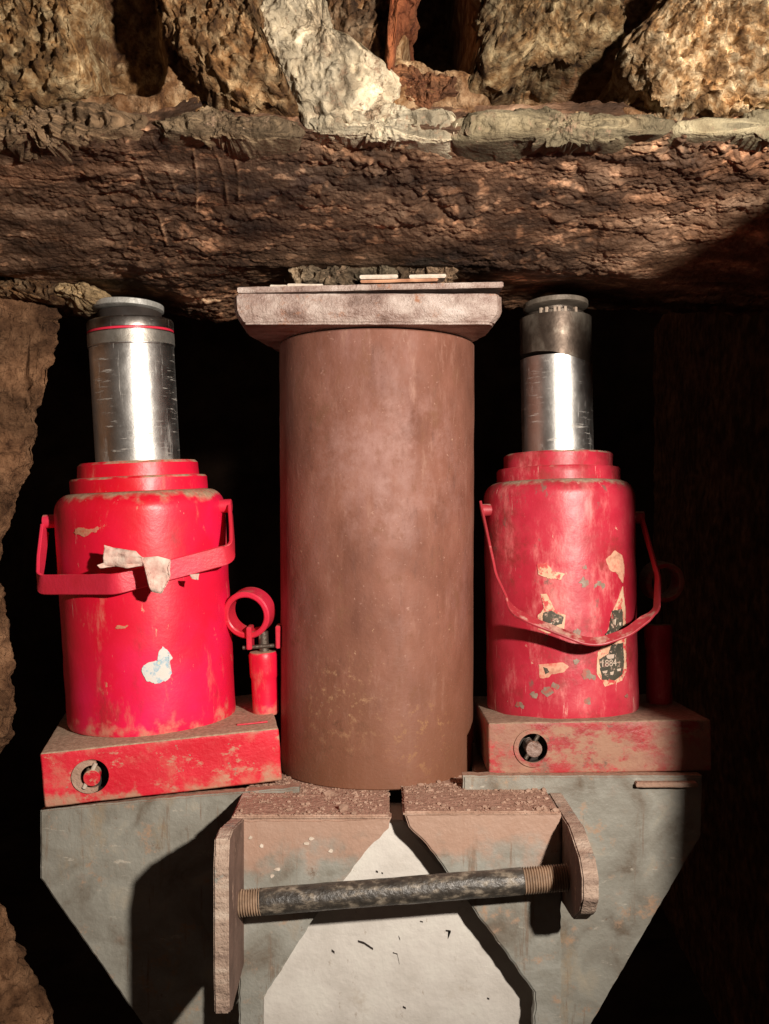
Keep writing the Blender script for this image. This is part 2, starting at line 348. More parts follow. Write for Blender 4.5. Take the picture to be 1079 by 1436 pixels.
# keep clear of the cap plate and the saddles
def bump_at(cx, cy, rx, ry): return np.exp(-(((P0[..., 0]-cx)/rx)**2+((P0[..., 1]-cy)/ry)**2))
clear = np.clip(bump_at(-.012, -.03, .12, .09)*1.5, 0, 1); dz = dz*(1-clear*.75) + .004*clear
for cx in (-.215, .148):
    k = np.clip(bump_at(cx, -.0, .05, .05)*1.6, 0, 1); dz = dz*(1-k*.8)+.006*k
# left part sinks lower between the left ram and the cap plate, rises at the far left
dz += -.010*np.exp(-((X+.155)/.045)**2)*sstep(-.1, .0, Y)*(1-clear)
dz += .020*sstep(-.25, -.36, X)*sstep(-.12, .02, Y)
# finger grooves raked through the wet face
GR = [((165, 168), (235, 345)), ((205, 180), (254, 290)), ((266, 180), (276, 300)), ((298, 205), (320, 290)), ((322, 205), (336, 280))]
pxs = HX+X*F/(D+Y); pys = HY-Z*F/(D+Y); groove = np.zeros_like(X)
for (a, b), (c, d) in GR:
    t = np.clip(((pxs-a)*(c-a)+(pys-b)*(d-b))/((c-a)**2+(d-b)**2), 0, 1)
    bow = 5*np.sin(t*math.pi)
    dist = np.hypot(pxs-(a+t*(c-a))-bow, pys-(b+t*(d-b)))
    groove = np.maximum(groove, np.exp(-(dist/2.0)**2)*(.65+.35*np.sin(t*14+a)))
sm = np.exp(-(((pxs-250)/75)**2+((pys-225)/60)**2)); dz *= (1-.62*sm)
dz -= .0016*groove
P[..., 2] += dz; P[..., 1] += .004*fbm(P0, 40, 3, seed=51)
base = np.ones(P.shape)
t1 = sstep(-.1, .5, fbm(P0, 14, 4, seed=61)); t2 = sstep(.05, .55, fbm(P0, 30, 4, seed=62, stretch=(.4, 1, 1)))
tone = np.array([.74, .62, .53])*(1-t1[..., None]) + np.array([1.12, 1.02, .93])*t1[..., None]
tone = tone*(1+.5*t2[..., None]); tone = tone*(1-groove[..., None]*.8)+groove[..., None]*.8*np.array([3.4, 3.2, 2.9])
dark = sstep(.0, .5, fbm(P0, 7, 3, seed=77)); tone *= (1-.45*dark[..., None])
edge_pale = np.exp(-((pys-200)/15)**2)*sstep(430, 500, pxs)*(1-sstep(900, 960, pxs))*(.5+.5*t2); tone = tone*(1-edge_pale[..., None])+edge_pale[..., None]*np.array([2.6, 2.5, 2.2])
spk = sstep(.12, .42, fbm(P0, 150, 3, gain=.7, seed=91, stretch=(.7, 1, 1)))*(.35+.65*sstep(-.1, .3, fbm(P0, 18, 2, seed=92))); tone *= (.68+1.7*spk[..., None])
dmp = sstep(.0, .35, fbm(P0, 22, 4, seed=95, stretch=(.45, 1, 1))); tone *= (1-.5*dmp[..., None])
lowd = .62+.38*sstep(330, 230, pys); tone *= np.array([.86, .76, .70])*(.55+.45*sstep(-.28, .25, fbm(P0, 9, 3, seed=97)))[..., None]*1.1
strk = sstep(.15, .5, fbm(P0, 60, 3, seed=99, stretch=(.12, 1, 1))); tone *= (1+.8*strk[..., None])
tone = np.clip(tone, .12, 3.0)
child('soffit', grid_mesh('soffit', P, colors=tone), M['soffit'])

# rear masonry face behind the stones, with the open joint and the hole
nx, ny = 620, 260
PX, PY = np.meshgrid(np.linspace(-170, 1250, nx), np.linspace(-260, 205, ny))
yy = np.full(PX.shape, -.222)
q = np.stack([PX*.00044, PX*0, PY*.00044], -1)
jx = PX+14*fbm(q, 40, 3, seed=5); jy = PY+14*fbm(q, 40, 3, seed=6)
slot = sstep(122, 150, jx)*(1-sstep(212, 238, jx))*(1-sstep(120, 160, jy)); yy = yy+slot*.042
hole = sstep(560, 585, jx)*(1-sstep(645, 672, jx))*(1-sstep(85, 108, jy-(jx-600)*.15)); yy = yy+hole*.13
wedge = sstep(660, 720, jx)*(1-sstep(850, 890, jx))*sstep(80+.0*jx, 112, jy+np.abs(jx-760)*-.12)*(1-sstep(158, 172, jy)); yy = yy+wedge*.055
gapx = sstep(850, 880, jx)*(1-sstep(925, 960, jx))*(1-sstep(40, 80, jy)); yy = yy+gapx*.04
yy += .008*fbm(q, 22, 4, seed=8)+.004*ridged(q, 130, 3, seed=9)
dd = D+yy; P = np.stack([(PX-HX)*(D-.205)/F, yy, (HY-PY)*(D-.205)/F], -1)
t1 = sstep(-.2, .4, fbm(q, 25, 4, seed=10))[..., None]
tone = np.array([.50, .38, .30])*(1-t1)+np.array([.95, .82, .66])*t1
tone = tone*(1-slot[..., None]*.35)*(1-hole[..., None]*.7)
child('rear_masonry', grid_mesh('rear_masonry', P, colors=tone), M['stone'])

def rstone(name, outl, m, y=-.225, bulge=.022, amp=(.006, .004), tone=(1, 1, 1), seed=0, flat=.72, back=.09, tilt=(0, 0), na=240, nr=84, pit=1, label=None):
    o = np.array(outl, float); c = o.mean(0)
    # resample outline by angle
    ang = np.linspace(-math.pi, math.pi, na, endpoint=False); rad = np.zeros(na)
    n = len(o)
    for i, a in enumerate(ang):
        d = np.array([math.cos(a), math.sin(a)]); best = 0
        for k in range(n):
            p, e = o[k]-c, o[(k+1) % n]-o[k]; den = d[0]*e[1]-d[1]*e[0]
            if abs(den) < 1e-9: continue
            t = (p[0]*e[1]-p[1]*e[0])/den; s = (p[0]*d[1]-p[1]*d[0])/den
            if t > 0 and -1e-6 <= s <= 1+1e-6: best = max(best, t)
        rad[i] = best
    for _ in range(3): rad = (np.roll(rad, 1)+2*rad+np.roll(rad, -1))/4
    s = np.concatenate([np.linspace(.02, 1, nr), np.full(8, 1.0)])
    k = np.concatenate([np.zeros(nr), np.linspace(.12, 1, 8)])
    A, Sg = np.meshgrid(ang, s); _, K = np.meshgrid(ang, k); Rd = rad[None, :]*Sg
    px = c[0]+Rd*np.cos(A); py = c[1]+Rd*np.sin(A)
    prof = np.sqrt(np.clip(1-((Sg-flat)/(1-flat)).clip(0, 1)**1.6, 0, 1)); na_ = 0
    yv = y-bulge*prof + tilt[0]*(px-c[0])*.00044+tilt[1]*(py-c[1])*.00044
    d0 = D+y; Pm = np.stack([(px-HX)*d0/F, yv+K*back, (HY-py)*d0/F], -1)
    q = Pm+seed*3.1
    n1 = fbm(q, 28, 4, seed=seed); n2 = ridged(q, 120, 4, seed=seed+3)+1.5*(.5-worley(q+.0015*n1[..., None], 140, seed+5))+.8*(.5-worley(q, 330, seed+6)); n3 = fbm(q, 260, 3, gain=.7, seed=seed+7)
    Pm[..., 1] -= (amp[0]*n1+amp[1]*n2*pit*1.35+.0022*n3*pit)*(1-K)
    rr = (.011*fbm(q, 55, 5, gain=.6, seed=seed+9)+.004*ridged(q, 150, 3, seed=seed+12))*Sg**3
    Pm[..., 0] += np.cos(A)*rr; Pm[..., 2] -= np.sin(A)*rr
    t = sstep(-.35, .35, fbm(q, 50, 4, gain=.65, seed=seed+15))[..., None]; t3 = sstep(-.1, .4, fbm(q, 190, 3, gain=.7, seed=seed+16))[..., None]; tn = np.array(tone)*(.55+.55*t)*(1-.35*pit+.6*pit*t3)
    ob = child(name, grid_mesh(name, Pm[::-1], wrap=True, colors=tn), m)
    if label: ob['label'] = label
    return ob
rstone('stone', [(-170, -250), (118, -250), (128, -40), (124, 60), (134, 122), (98, 150), (40, 168), (-170, 185)], M['stone'], seed=1, tone=(.95, .84, .66), label='rough pitted brown stone at the top left corner', tilt=(-.15, 0))
rstone('stone', [(228, -250), (388, -250), (376, -30), (372, 60), (402, 118), (425, 158), (360, 160), (292, 132), (246, 78), (230, 20)], M['stone'], seed=2, tone=(.80, .66, .50), label='brown pitted stone beside the open joint', y=-.222)
rstone('mortar_patch', [(362, -250), (455, -250), (452, -20), (470, 70), (505, 112), (556, 104), (560, 130), (520, 160), (470, 190), (425, 178), (398, 128), (372, 70), (366, 0)], M['mortar'], seed=3, y=-.224, bulge=.013, amp=(.006, .0028), pit=.8, tone=(1.3, 1.22, 1.10), label='smooth pale lump of mortar')
rstone('stone', [(452, -250), (552, -250), (556, -20), (560, 34), (545, 72), (505, 108), (470, 84), (458, 20)], M['stone'], seed=4, y=-.215, tone=(.55, .45, .38), bulge=.014, label='dark stone with flaking face')
rstone('brick', [(540, -250), (574, -250), (580, 8), (556, 34), (554, 92), (538, 104), (542, 60), (550, 0)], M['brick'], seed=5, y=-.236, bulge=.008, amp=(.003, .003), pit=.8, tone=(.85, .8, .75), label='broken orange brick end beside the hole')
rstone('brick', [(520, 112), (560, 96), (600, 112), (650, 118), (646, 142), (600, 156), (540, 150)], M['brick'], seed=15, y=-.212, bulge=.010, amp=(.004, .003), tone=(.42, .52, .55), label='dull brick fragment under the hole')
rstone('stone', [(674, -250), (862, -250), (872, -30), (868, 50), (838, 88), (756, 90), (704, 122), (660, 132), (662, 108), (674, 62)], M['stone'], seed=6, y=-.215, bulge=.018, tone=(.62, .56, .44), label='grey brown stone right of the hole')
rstone('stone', [(866, 92), (884, 60), (905, 44), (935, 8), (960, -40), (960, -250), (1240, -250), (1240, 150), (960, 156), (905, 136), (872, 112)], M['stone'], seed=7, y=-.232, bulge=.020, amp=(.006, .006), tone=(1.6, 1.5, 1.32), label='bright yellowish pitted stone at the top right corner', na=320, nr=110, tilt=(.12, 0))
rstone('mortar_patch', [(432, 168), (470, 150), (540, 152), (638, 158), (640, 200), (600, 199), (540, 194), (470, 192), (440, 188)], M['mortar'], seed=8, y=-.228, bulge=.006, amp=(.005, .0022), pit=.8, tone=(1.15, 1.1, 1.0), label='brightest stretch of the pale mortar ledge')
rstone('mortar_patch', [(636, 162), (740, 158), (860, 166), (938, 168), (936, 190), (860, 196), (740, 199), (636, 200)], M['mortar'], seed=9, y=-.229, bulge=.006, amp=(.003, .0025), pit=.8, tone=(.62, .56, .44), label='mottled grey stretch of the mortar ledge')
rstone('mortar_patch', [(936, 170), (1010, 168), (1100, 162), (1240, 160), (1240, 194), (1080, 193), (1000, 194), (938, 193)], M['mortar'], seed=10, y=-.231, bulge=.005, amp=(.0015, .001), pit=.4, tone=(.72, .68, .55), label='smooth grey stretch of the mortar ledge under the bright stone')
rstone('mortar_patch', [(205, 172), (300, 160), (420, 174), (424, 196), (330, 198), (230, 192)], M['mortar'], seed=12, y=-.230, bulge=.006, amp=(.003, .002), tone=(.42, .33, .25), label='thin brown mortar ledge under the brown stone')
rstone('mortar_patch', [(-170, 175), (40, 168), (100, 148), (150, 150), (215, 172), (200, 196), (80, 204), (-170, 214)], M['mortar'], seed=13, y=-.222, bulge=.010, amp=(.006, .004), tone=(.50, .36, .26), label='dark clumpy mortar under the corner stone')
# grout squeezed between soffit and cap plate
for k, (a, b, c_, d_) in enumerate([(405, 366, 455, 404), (440, 374, 505, 402), (498, 366, 560, 396), (552, 372, 612, 396), (600, 368, 640, 398)]):
    rs = np.random.RandomState(k); cxx, cyy = (a+c_)/2, (b+d_)/2
    pts = [(cxx+(c_-a)/2*math.cos(t)*rs.uniform(.75, 1.15), cyy+(d_-b)/2*math.sin(t)*rs.uniform(.7, 1.1)) for t in np.linspace(0, 5.7, 9)]
    rstone('grout_lump', pts, M['mortar'], seed=16+k, y=-.078, bulge=.004, amp=(.006, .004), tone=[(.60, .50, .42), (.26, .21, .17), (.34, .30, .25), (.42, .31, .24), (.5, .36, .28)][k], back=.05, na=120, nr=40)

rstone('stone', [(74, 408), (88, 399), (110, 402), (126, 399), (142, 416), (128, 424), (96, 420)], M['mortar'], seed=31, y=-.040, bulge=.008, amp=(.004, .004), tone=(.8, .62, .42), back=.05, na=90, nr=30, label='flat pale chip of stone stuck to the slab above the left ram')
rstone('stone', [(-40, 378), (40, 384), (84, 398), (76, 420), (30, 414), (-40, 420)], M['stone'], seed=33, y=-.046, bulge=.010, amp=(.006, .006), tone=(.5, .4, .32), back=.08, na=120, nr=40, label='dark crumbly lump under the slab at the left edge')
# ------------------------------------------------------------------ soil banks
def bank(name, rows, m, seed, tonev, amp=.012, kind='structure', cracks=True, dens=(40, 40), nz=700, z0=-.60, z1=.36, wor=.45):
    zz = np.linspace(z0, z1, nz); _dn = np.repeat(np.arange(len(dens)), dens); sg = np.concatenate([np.linspace(k, k+1, dens[k], endpoint=False) for k in range(len(dens))]+[[len(dens)]]); ns = len(sg)
    out = np.zeros((nz, ns, 3))
    for j, z in enumerate(zz):
        pts = np.array(rows(z)); L = np.concatenate([[0], np.cumsum(np.hypot(*(pts[1:]-pts[:-1]).T))]); wts = L/L[-1]
        kk = np.arange(len(pts)); out[j, :, 0] = np.interp(sg, kk, pts[:, 0]); out[j, :, 1] = np.interp(sg, kk, pts[:, 1]); out[j, :, 2] = z
    for _ in range(4): out[:, 1:-1, :2] = (out[:, :-2, :2]+out[:, 1:-1, :2]*2+out[:, 2:, :2])/4
    dx = np.gradient(out[..., 0], axis=1); dy = np.gradient(out[..., 1], axis=1); l = np.hypot(dx, dy)+1e-9
    n = np.stack([dy/l, -dx/l], -1)
    h = amp*fbm(out, 14, 4, seed=seed)+amp*.5*ridged(out, 60, 4, seed=seed+4)-amp*wor*worley(out, 80, seed+6)+amp*.12*fbm(out, 300, 3, seed=seed+8)
    if cracks:
        cr = 1-np.abs(fbm(out, 30, 3, seed=seed+20, stretch=(1, 1, .45)))*22-1.2*sstep(.1, -.1, fbm(out, 12, 2, seed=seed+22)); h -= .008*np.clip(cr, 0, 1)
    out[..., 0] += n[..., 0]*h; out[..., 1] += n[..., 1]*h
    t = sstep(-.3, .4, fbm(out, 30, 4, seed=seed+30))[..., None]
    tone = np.array(tonev)*(.65+.5*t)
    return tag(link(name, grid_mesh(name, out, colors=tone), m), kind=kind)
LE_py = [200, 400, 425, 445, 480, 530, 600, 650, 700, 750, 800, 870, 900, 960, 1010, 1040, 1070, 1150, 1250, 1290, 1340, 1400, 1436, 1600]
LE_px = [70, 70, 76, 84, 82, 72, 56, 50, 28, 8, 2, 8, 12, 22, 26, 16, -4, -16, -6, 12, 30, 60, 76, 140]
def left_rows(z):
    py = HY-z*F/(D-.02); e = np.interp(py, LE_py, LE_px); x = (e-HX)*(D-.02)/F
    return [(-.85, -.75), (x-.16, -.16), (x-.05, -.055), (x-.008, -.03), (x, -.018), (x-.010, -.006), (x-.05, .012), (x-.25, .05), (x-.6, .3)]
tag(bank('left_soil_bank', left_rows, M['soil'], 5, (.86, .76, .66), amp=.011, dens=(14, 130, 110, 30, 16, 16, 10, 6)), 'light brown packed earth bank with cracks, left of the jacks', None)
RB_z = [-.75, -.1, 0, .1, .14, .165, .18, .20, .22, .24, .42]
RB_x = [.272, .268, .270, .262, .254, .246, .252, .272, .300, .325, .40]  # near edge, out of view, shaped to cast the shadow over the right jack
def right_rows(z):
    e = np.interp(z, RB_z, RB_x)
    return [(.62, -.95), (e+.06, -.60), (e+.008, -.48), (e, -.45), (e+.008, -.42), (.36, -.22), (.385, -.02), (.395, .12), (.42, .5), (.46, .9)]
tag(bank('right_soil_bank', right_rows, M['soil'], 25, (1.0, .72, .55), amp=.0035, dens=(10, 30, 16, 16, 50, 50, 40, 20, 8), nz=420, wor=0, cracks=False), 'dark brown earth bank in shadow, right of the jacks', None)
# back of the dark cavity and its floor
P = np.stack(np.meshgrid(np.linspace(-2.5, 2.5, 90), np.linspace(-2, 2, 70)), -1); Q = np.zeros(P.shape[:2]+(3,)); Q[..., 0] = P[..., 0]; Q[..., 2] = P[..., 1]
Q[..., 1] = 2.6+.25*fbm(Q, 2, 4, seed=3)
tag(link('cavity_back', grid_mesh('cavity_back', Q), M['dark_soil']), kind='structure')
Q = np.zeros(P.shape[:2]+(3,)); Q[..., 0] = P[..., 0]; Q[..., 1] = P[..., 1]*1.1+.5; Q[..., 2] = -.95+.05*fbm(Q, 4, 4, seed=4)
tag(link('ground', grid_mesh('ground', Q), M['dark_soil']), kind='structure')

# ------------------------------------------------------------------ centre tube, cap plates, shims
pb = Vector((-.0063, 0, -.1915)); pt = Vector((-.0115, 0, .1605)); ax = pt-pb; H = ax.length
tube = empty('steel_tube_strut', pb); tube.rotation_euler = ax.to_track_quat('Z', 'Y').to_euler()
tube.rotation_euler.z = 0
tag(tube, 'thick rust brown steel tube standing upright between the two red jacks', 'steel tube')
rr = .0803
link('tube_wall', lathe('tube_wall', fine_prof([(rr-.009, 0), (rr-.001, 0), (rr, .001), (rr+.0008, H-.001), (rr-.0002, H), (rr-.009, H), (rr-.009, 0)], .012), 160, wob=.0003, close=False, ang=40), M['rust_pipe'], tube)
cx = -.0125
cap = empty('cap_plate', (cx, 0, .1608))
tag(cap, 'thick rusty steel cap plate lying on top of the brown tube', 'steel plate')
def plan(pts, z, ext, name, jit, seed, bev=.0015):
    return prism(name, [Vector((a, b, z)) for a, b in pts], Vector((0, 0, ext)), jit=jit, seed=seed, bev=bev, step=.004)
link('plate_block', plan([(-.0975, -.098), (.0965, -.098), (.100, -.092), (.098, -.05), (.080, .02), (.075, .05), (-.075, .05), (-.085, .02), (-.1, -.05), (-.1005, -.092)], 0, .0222, 'plate_block', .0009, 3, .0016), M['rust_cap'], cap)
_b = bmesh.new(); _b.from_mesh(cap.children[0].data)
for _z in (.0065, .0095, .014): bmesh.ops.bisect_plane(_b, geom=_b.verts[:]+_b.edges[:]+_b.faces[:], plane_co=(0, 0, _z), plane_no=(0, 0, 1))
_b.to_mesh(cap.children[0].data); _b.free()
for v_ in cap.children[0].data.vertices:
    if .006 < v_.co.z < .007: v_.co.x *= .990; v_.co.y *= .990
    if v_.co.z < .004: v_.co.x *= .955; v_.co.y = v_.co.y*.965
    v_.co += Vector((float(vnoise(np.array(v_.co)*120, 4)), float(vnoise(np.array(v_.co)*120, 5)), 0))*.0007
def slab(name, label, x0, x1, yf, yb, z0, th, m, rot=0, seed=0, cat='steel plate', jit=.0007, group=None):
    o = link(name, prism(name, [Vector((x0-(x0+x1)/2, yf, 0)), Vector(((x1-x0)/2, yf-.001, 0)), Vector(((x1-x0)/2-.003, yb, 0)), Vector(((x0-x1)/2+.002, yb, 0))], Vector((0, 0, th)), jit=jit, seed=seed, bev=.0006), m)
    o.location = ((x0+x1)/2, 0, z0); o.rotation_euler = (0, rot, 0)
    return tag(o, label, cat, group)
slab('packing_plate', 'thin rusty steel plate lying on the thick cap plate', -.1095, .0885, -.1005, .04, .1848, .0042, M['rust_cap'], rot=R(-1.1), seed=8)
slab('steel_shim', 'short orange rusted strip on the middle of the packing plate', -.018, .040, -.0990, -.02, .1912, .0022, M['rust_orange'], rot=R(-1.1), seed=9, cat='shim')
slab('steel_shim', 'left one of two pale shims wedged above the cap plate', -.0185, .0100, -.0975, -.03, .1940, .0030, M['chalk'], rot=R(-.5), seed=10, cat='shim', jit=.0004)
slab('steel_shim', 'right one of two pale shims wedged above the cap plate', .0185, .0460, -.0975, -.03, .1945, .0028, M['chalk'], rot=R(-.8), seed=12, cat='shim', jit=.0004)
for k, (px, wd, lb) in enumerate([(402, .012, 'small white stone chip at the left end of the cap plate'), (430, .014, 'flat white stone chip left of the shims on the cap plate')]):
    p = at(px, 404, -.094); me = prism('stone_chip', [Vector((-wd, 0, 0)), Vector((wd*.9, .001, 0)), Vector((wd, .008, 0)), Vector((-wd*.8, .01, 0))], Vector((0, 0, .0025)), jit=.0012, seed=30+k, bev=.0004)
    o = link('stone_chip', me, M['chalk']); o.location = (p.x, -.094, .1880+k*.0008); tag(o, lb, 'stone chip')

# ------------------------------------------------------------------ jacks
def arc_patch(name, outl, r, zc, thick=.0004, n=10):
    """flat outline (arc length, height) wrapped round a cylinder of radius r facing -y"""
    bm = bmesh.new(); vs = [bm.verts.new((a, 0, b)) for a, b in outl]; f = bm.faces.new(vs)
    bmesh.ops.triangulate(bm, faces=[f]); bmesh.ops.subdivide_edges(bm, edges=bm.edges[:], cuts=3, use_grid_fill=True)
    r_ = bmesh.ops.extrude_face_region(bm, geom=bm.faces[:]); nv = [g for g in r_['geom'] if isinstance(g, bmesh.types.BMVert)]
    bmesh.ops.translate(bm, verts=nv, vec=(0, -thick, 0))
    for v in bm.verts:
        a = v.co.x/r; rr_ = r+.0001-v.co.y; v.co = Vector((rr_*math.sin(a), -rr_*math.cos(a), v.co.z+zc))
    return bm_mesh(name, bm, 40)
def ragged(outl, step=.0012, amp=.0008, seed=0):
    out = []
    for i in range(len(outl)):
        a = Vector(outl[i]); b = Vector(outl[(i+1) % len(outl)]); m = max(1, int((b-a).length/step))
        for k in range(m):
            p = a.lerp(b, k/m); nrm = Vector(((b-a).y, -(b-a).x)).normalized()
            out.append(tuple(p+nrm*amp*float(vnoise(np.array([p.x*700+seed, p.y*700, seed*1.3]), seed))))
    return out
def cut(obj, cutters):
    for c in cutters:
        m = obj.modifiers.new('b', 'BOOLEAN'); m.operation = 'DIFFERENCE'; m.object = c; m.solver = 'EXACT'
    dg = bpy.context.evaluated_depsgraph_get(); dg.update()
    me = bpy.data.meshes.new_from_object(obj.evaluated_get(dg)); obj.modifiers.clear(); obj.data = me; smooth(me, 35)
    for c in cutters: bpy.data.objects.remove(c)
def pump_ring(parent, c, m, r=.0195, depth=.018, axis=Vector((.25, 1, .22)), part='handle_socket'):
    a = axis.normalized(); w_ = .0046
    me = lathe(part, fine_prof([(r-w_, .0008), (r-w_+.001, 0), (r-.001, 0), (r, .001), (r, depth), (r-w_, depth), (r-w_, .0008)], .01), 64, close=False)
    me.transform(Matrix.Translation(c) @ a.to_track_quat('Z', 'Y').to_matrix().to_4x4())
    return link(part, me, m, parent)

def base_block(J, lo, hi, m, vx, vz, seed, bev):
    """jack foot with recessed release valve on its front face"""
    me = box_mesh('foot', lo, hi, bev=bev, sub=9, amp=.0009, seed=seed); o = link('foot', me, m, J)
    yf = lo[1]
    cme = lathe('c', [(.0128, 0), (.0128, .03)], 40); cme.transform(Matrix.Translation((vx, yf-.015, vz)) @ Matrix.Rotation(R(-90), 4, 'X'))
    c = link('c', cme, M['void']); c.parent = J
    bpy.context.view_layer.update(); cut(o, [c])
    o.data.materials.clear(); o.data.materials.append(m); o.data.materials.append(M['void'])  # recess interior gets a near-black colour for its shade
    for p in o.data.polygons:
        p.material_index = 0
        cc = p.center
        if math.hypot(cc.x-vx, cc.z-vz) < .0131 and cc.y > yf+.002: p.material_index = 1
    return o
def valve(J, vx, vz, yf, seed, plate=True):
    v_ = link('release_valve', cyl_between('release_valve', Vector((vx, yf+.013, vz)), Vector((vx+.0005, yf-.004, vz-.0005)), .0062, 32), M['rust_cap' if not plate else 'red_base'], J)
    link('valve_pin', cyl_between('valve_pin', Vector((vx-.006, yf-.002, vz-.008)), Vector((vx+.004, yf-.002, vz+.010)), .0016, 16), M['chalk' if plate else 'dark_steel'], v_)
    if plate:
        pts = []
        for k in range(28):
            a = R(62)+R(236)*k/27; pts.append(Vector((vx-.002+.0125*math.cos(a), yf-.0012, vz+.0125*math.sin(a))))
        for k in range(28):
            a = R(298)-R(236)*k/27; pts.append(Vector((vx+.0005+.0085*math.cos(a), yf-.0012, vz+.0085*math.sin(a))))
        link('valve_collar', prism('valve_collar', pts, Vector((0, .004, 0)), bev=0), M['bracket_dusty'], J)
    else:
        bm = lathe('valve_rim', fine_prof([(.0112, 0), (.0146, 0), (.0146, .003), (.0112, .003), (.0112, 0)], .01), 40, close=False)
        bm.transform(Matrix.Translation((vx, yf-.0015, vz)) @ Matrix.Rotation(R(-90), 4, 'X')); link('valve_rim', bm, M['red_base_r'], J)

# ---- left jack
def jack_left():
    J = empty('bottle_jack', at(215, 1001, .0)); J.rotation_euler = (R(3.0), R(-2.6), 0)
    tag(J, 'bright red hydraulic bottle jack with a paper strip on its handle, left of the tube', 'hydraulic jack', 'bottle jacks beside the tube')
    r = .0692
    prof = [(r-.001, -.003), (r, 0), (r, .172)]
    for k in range(1, 9):
        a = R(90)*k/8; prof.append((r-.013+.013*math.cos(a), .172+.015*math.sin(a)))
    prof += [(.050, .1885), (.045, .1885)]
    link('cylinder_body', lathe('cylinder_body', fine_prof(prof, .006), 160, wob=.0003, seed=2), M['red_l'], J)
    link('collar', lathe('collar', fine_prof([(.0535, .1865), (.0558, .1875), (.0558, .1975), (.0545, .199), (.0495, .1995), (.0490, .2095), (.0470, .2115), (.0352, .2120)], .004), 128, wob=.0005, seed=4), M['red_l'], J)
    rm = link('ram', lathe('ram', [(.0343, .20), (.0343, .305), (.0350, .3055), (.0350, .3165), (.0338, .317), (.0338, .3185), (.0350, .319), (.0350, .3255), (.034, .327), (.016, .3275)], 128), M['chrome'], J)
    link('wiper_ring', lathe('wiper_ring', [(.0336, .3168), (.0348, .3170), (.0348, .3186), (.0336, .3188)], 96), M['red_strap'], rm)
    link('ram_grime_band', lathe('ram_grime_band', [(.0346, .3060), (.03515, .3064), (.03515, .3158), (.0346, .3162)], 96), M['band'], rm)
    link('screw_neck', lathe('screw_neck', [(.0255, .327), (.0260, .3352), (.020, .3365)], 64), M['void'], J)  # neck coloured near-black to paint the dark gap under the saddle
    s = lathe('saddle', [(.010, 0), (.0265, 0), (.0288, .0010), (.0288, .0052), (.0270, .0060), (.006, .0056)], 96)
    s.transform(Matrix.Translation((-.0005, -.003, .3345)) @ Matrix.Rotation(R(3), 4, 'Y') @ Matrix.Rotation(R(-4), 4, 'X'))
    link('saddle', s, M['saddle_steel'], J)
    lo = (-.0786, -.0890, -.0440); hi = (.0990, .055, -.0025); pre = set(J.children)
    base_block(J, lo, hi, M['red_base'], -.0430, -.0240, 3, .0022)
    valve(J, -.0430, -.0240, lo[1], 3)
    # chamfered slot on the foot top at the right
    link('oil_groove', box_mesh('oil_groove', (.068, -.068, -.0022), (.092, -.064, -.0012), bev=.0003), M['red_strap'], J)
    YW = Matrix.Rotation(R(10), 4, 'Z') @ Matrix.Rotation(R(-1.2), 4, 'Y')
    for o in J.children_recursive:
        if o not in pre and o.name.split('.')[0] in ('foot', 'release_valve', 'valve_pin', 'valve_collar', 'oil_groove'): o.data.transform(YW)
    # pump
    pc = Vector((.0965, -.010, -.002))
    pb_ = link('pump_barrel', lathe('pump_barrel', fine_prof([(.0100, 0), (.0108, .002), (.0108, .030), (.0116, .032), (.0118, .050), (.0108, .052), (.006, .0525)], .004), 64), M['red_l'], J); pb_.location = pc
    link('pump_rod', cyl_between('pump_rod', pc+Vector((.001, 0, .050)), pc+Vector((.001, 0, .069)), .0042, 24), M['dark_steel'], J)
    for dx in (-.0105, .0135):
        link('link_plate', prism('link_plate', [pc+Vector((dx-.0015, -.010, .0555)), pc+Vector((dx-.0015, .008, .0555)), pc+Vector((dx-.001, .008, .074)), pc+Vector((dx-.001, -.010, .074))], Vector((.0042, 0, 0)), bev=.0006), M['red_strap'], J)
    link('link_pin', cyl_between('link_pin', pc+Vector((-.016, -.004, .0565)), pc+Vector((.018, -.004, .0575)), .0017, 16), M['dark_steel'], J)
    pump_ring(J, Vector((.0850, -.018, .0815)), M['red_strap'], r=.0198, axis=Vector((.20, 1, .14)))
    # strap handle
    pts = [Vector((-.0765, -.014, .1600)), Vector((-.0755, -.034, .130)), Vector((-.0735, -.046, .1170)), Vector((-.004, -.0810, .1175)), Vector((.0800, -.042, .1345)), Vector((.0790, -.030, .148)), Vector((.0760, -.012, .168))]
    P_ = round_path(pts, .007); n = len(P_)
    wd = []
    for i, p in enumerate(P_):
        k = float(sstep(.122, .145, p.z)) if abs(p.x) > .074 else 0.0; wd.append(Vector((0, -.6*k, 1)))
    link('carry_handle', sweep('carry_handle', P_, wd, .0158, .0028), M['red_strap'], J)
    for sx in (-1, 1):
        a = Vector((sx*.066, -.014 if sx < 0 else -.010, .166 if sx < 0 else .172)); link('handle_pivot', cyl_between('handle_pivot', a, a+Vector((sx*.011, 0, 0)), .0055, 24), M['red_strap'], J)
    # sticker scrap
    sk = [(-.011, -.004), (-.007, -.012), (.001, -.015), (.011, -.013), (.015, -.008), (.012, -.001), (.016, .005), (.013, .011), (.008, .015), (.004, .010), (.003, .004), (-.004, .003), (-.009, .001)]
    link('sticker_scrap', arc_patch('sticker_scrap', [(a*.9+.019, b*.95) for a, b in ragged(sk, seed=5)], r+.0002, .052), M['sticker'], J)
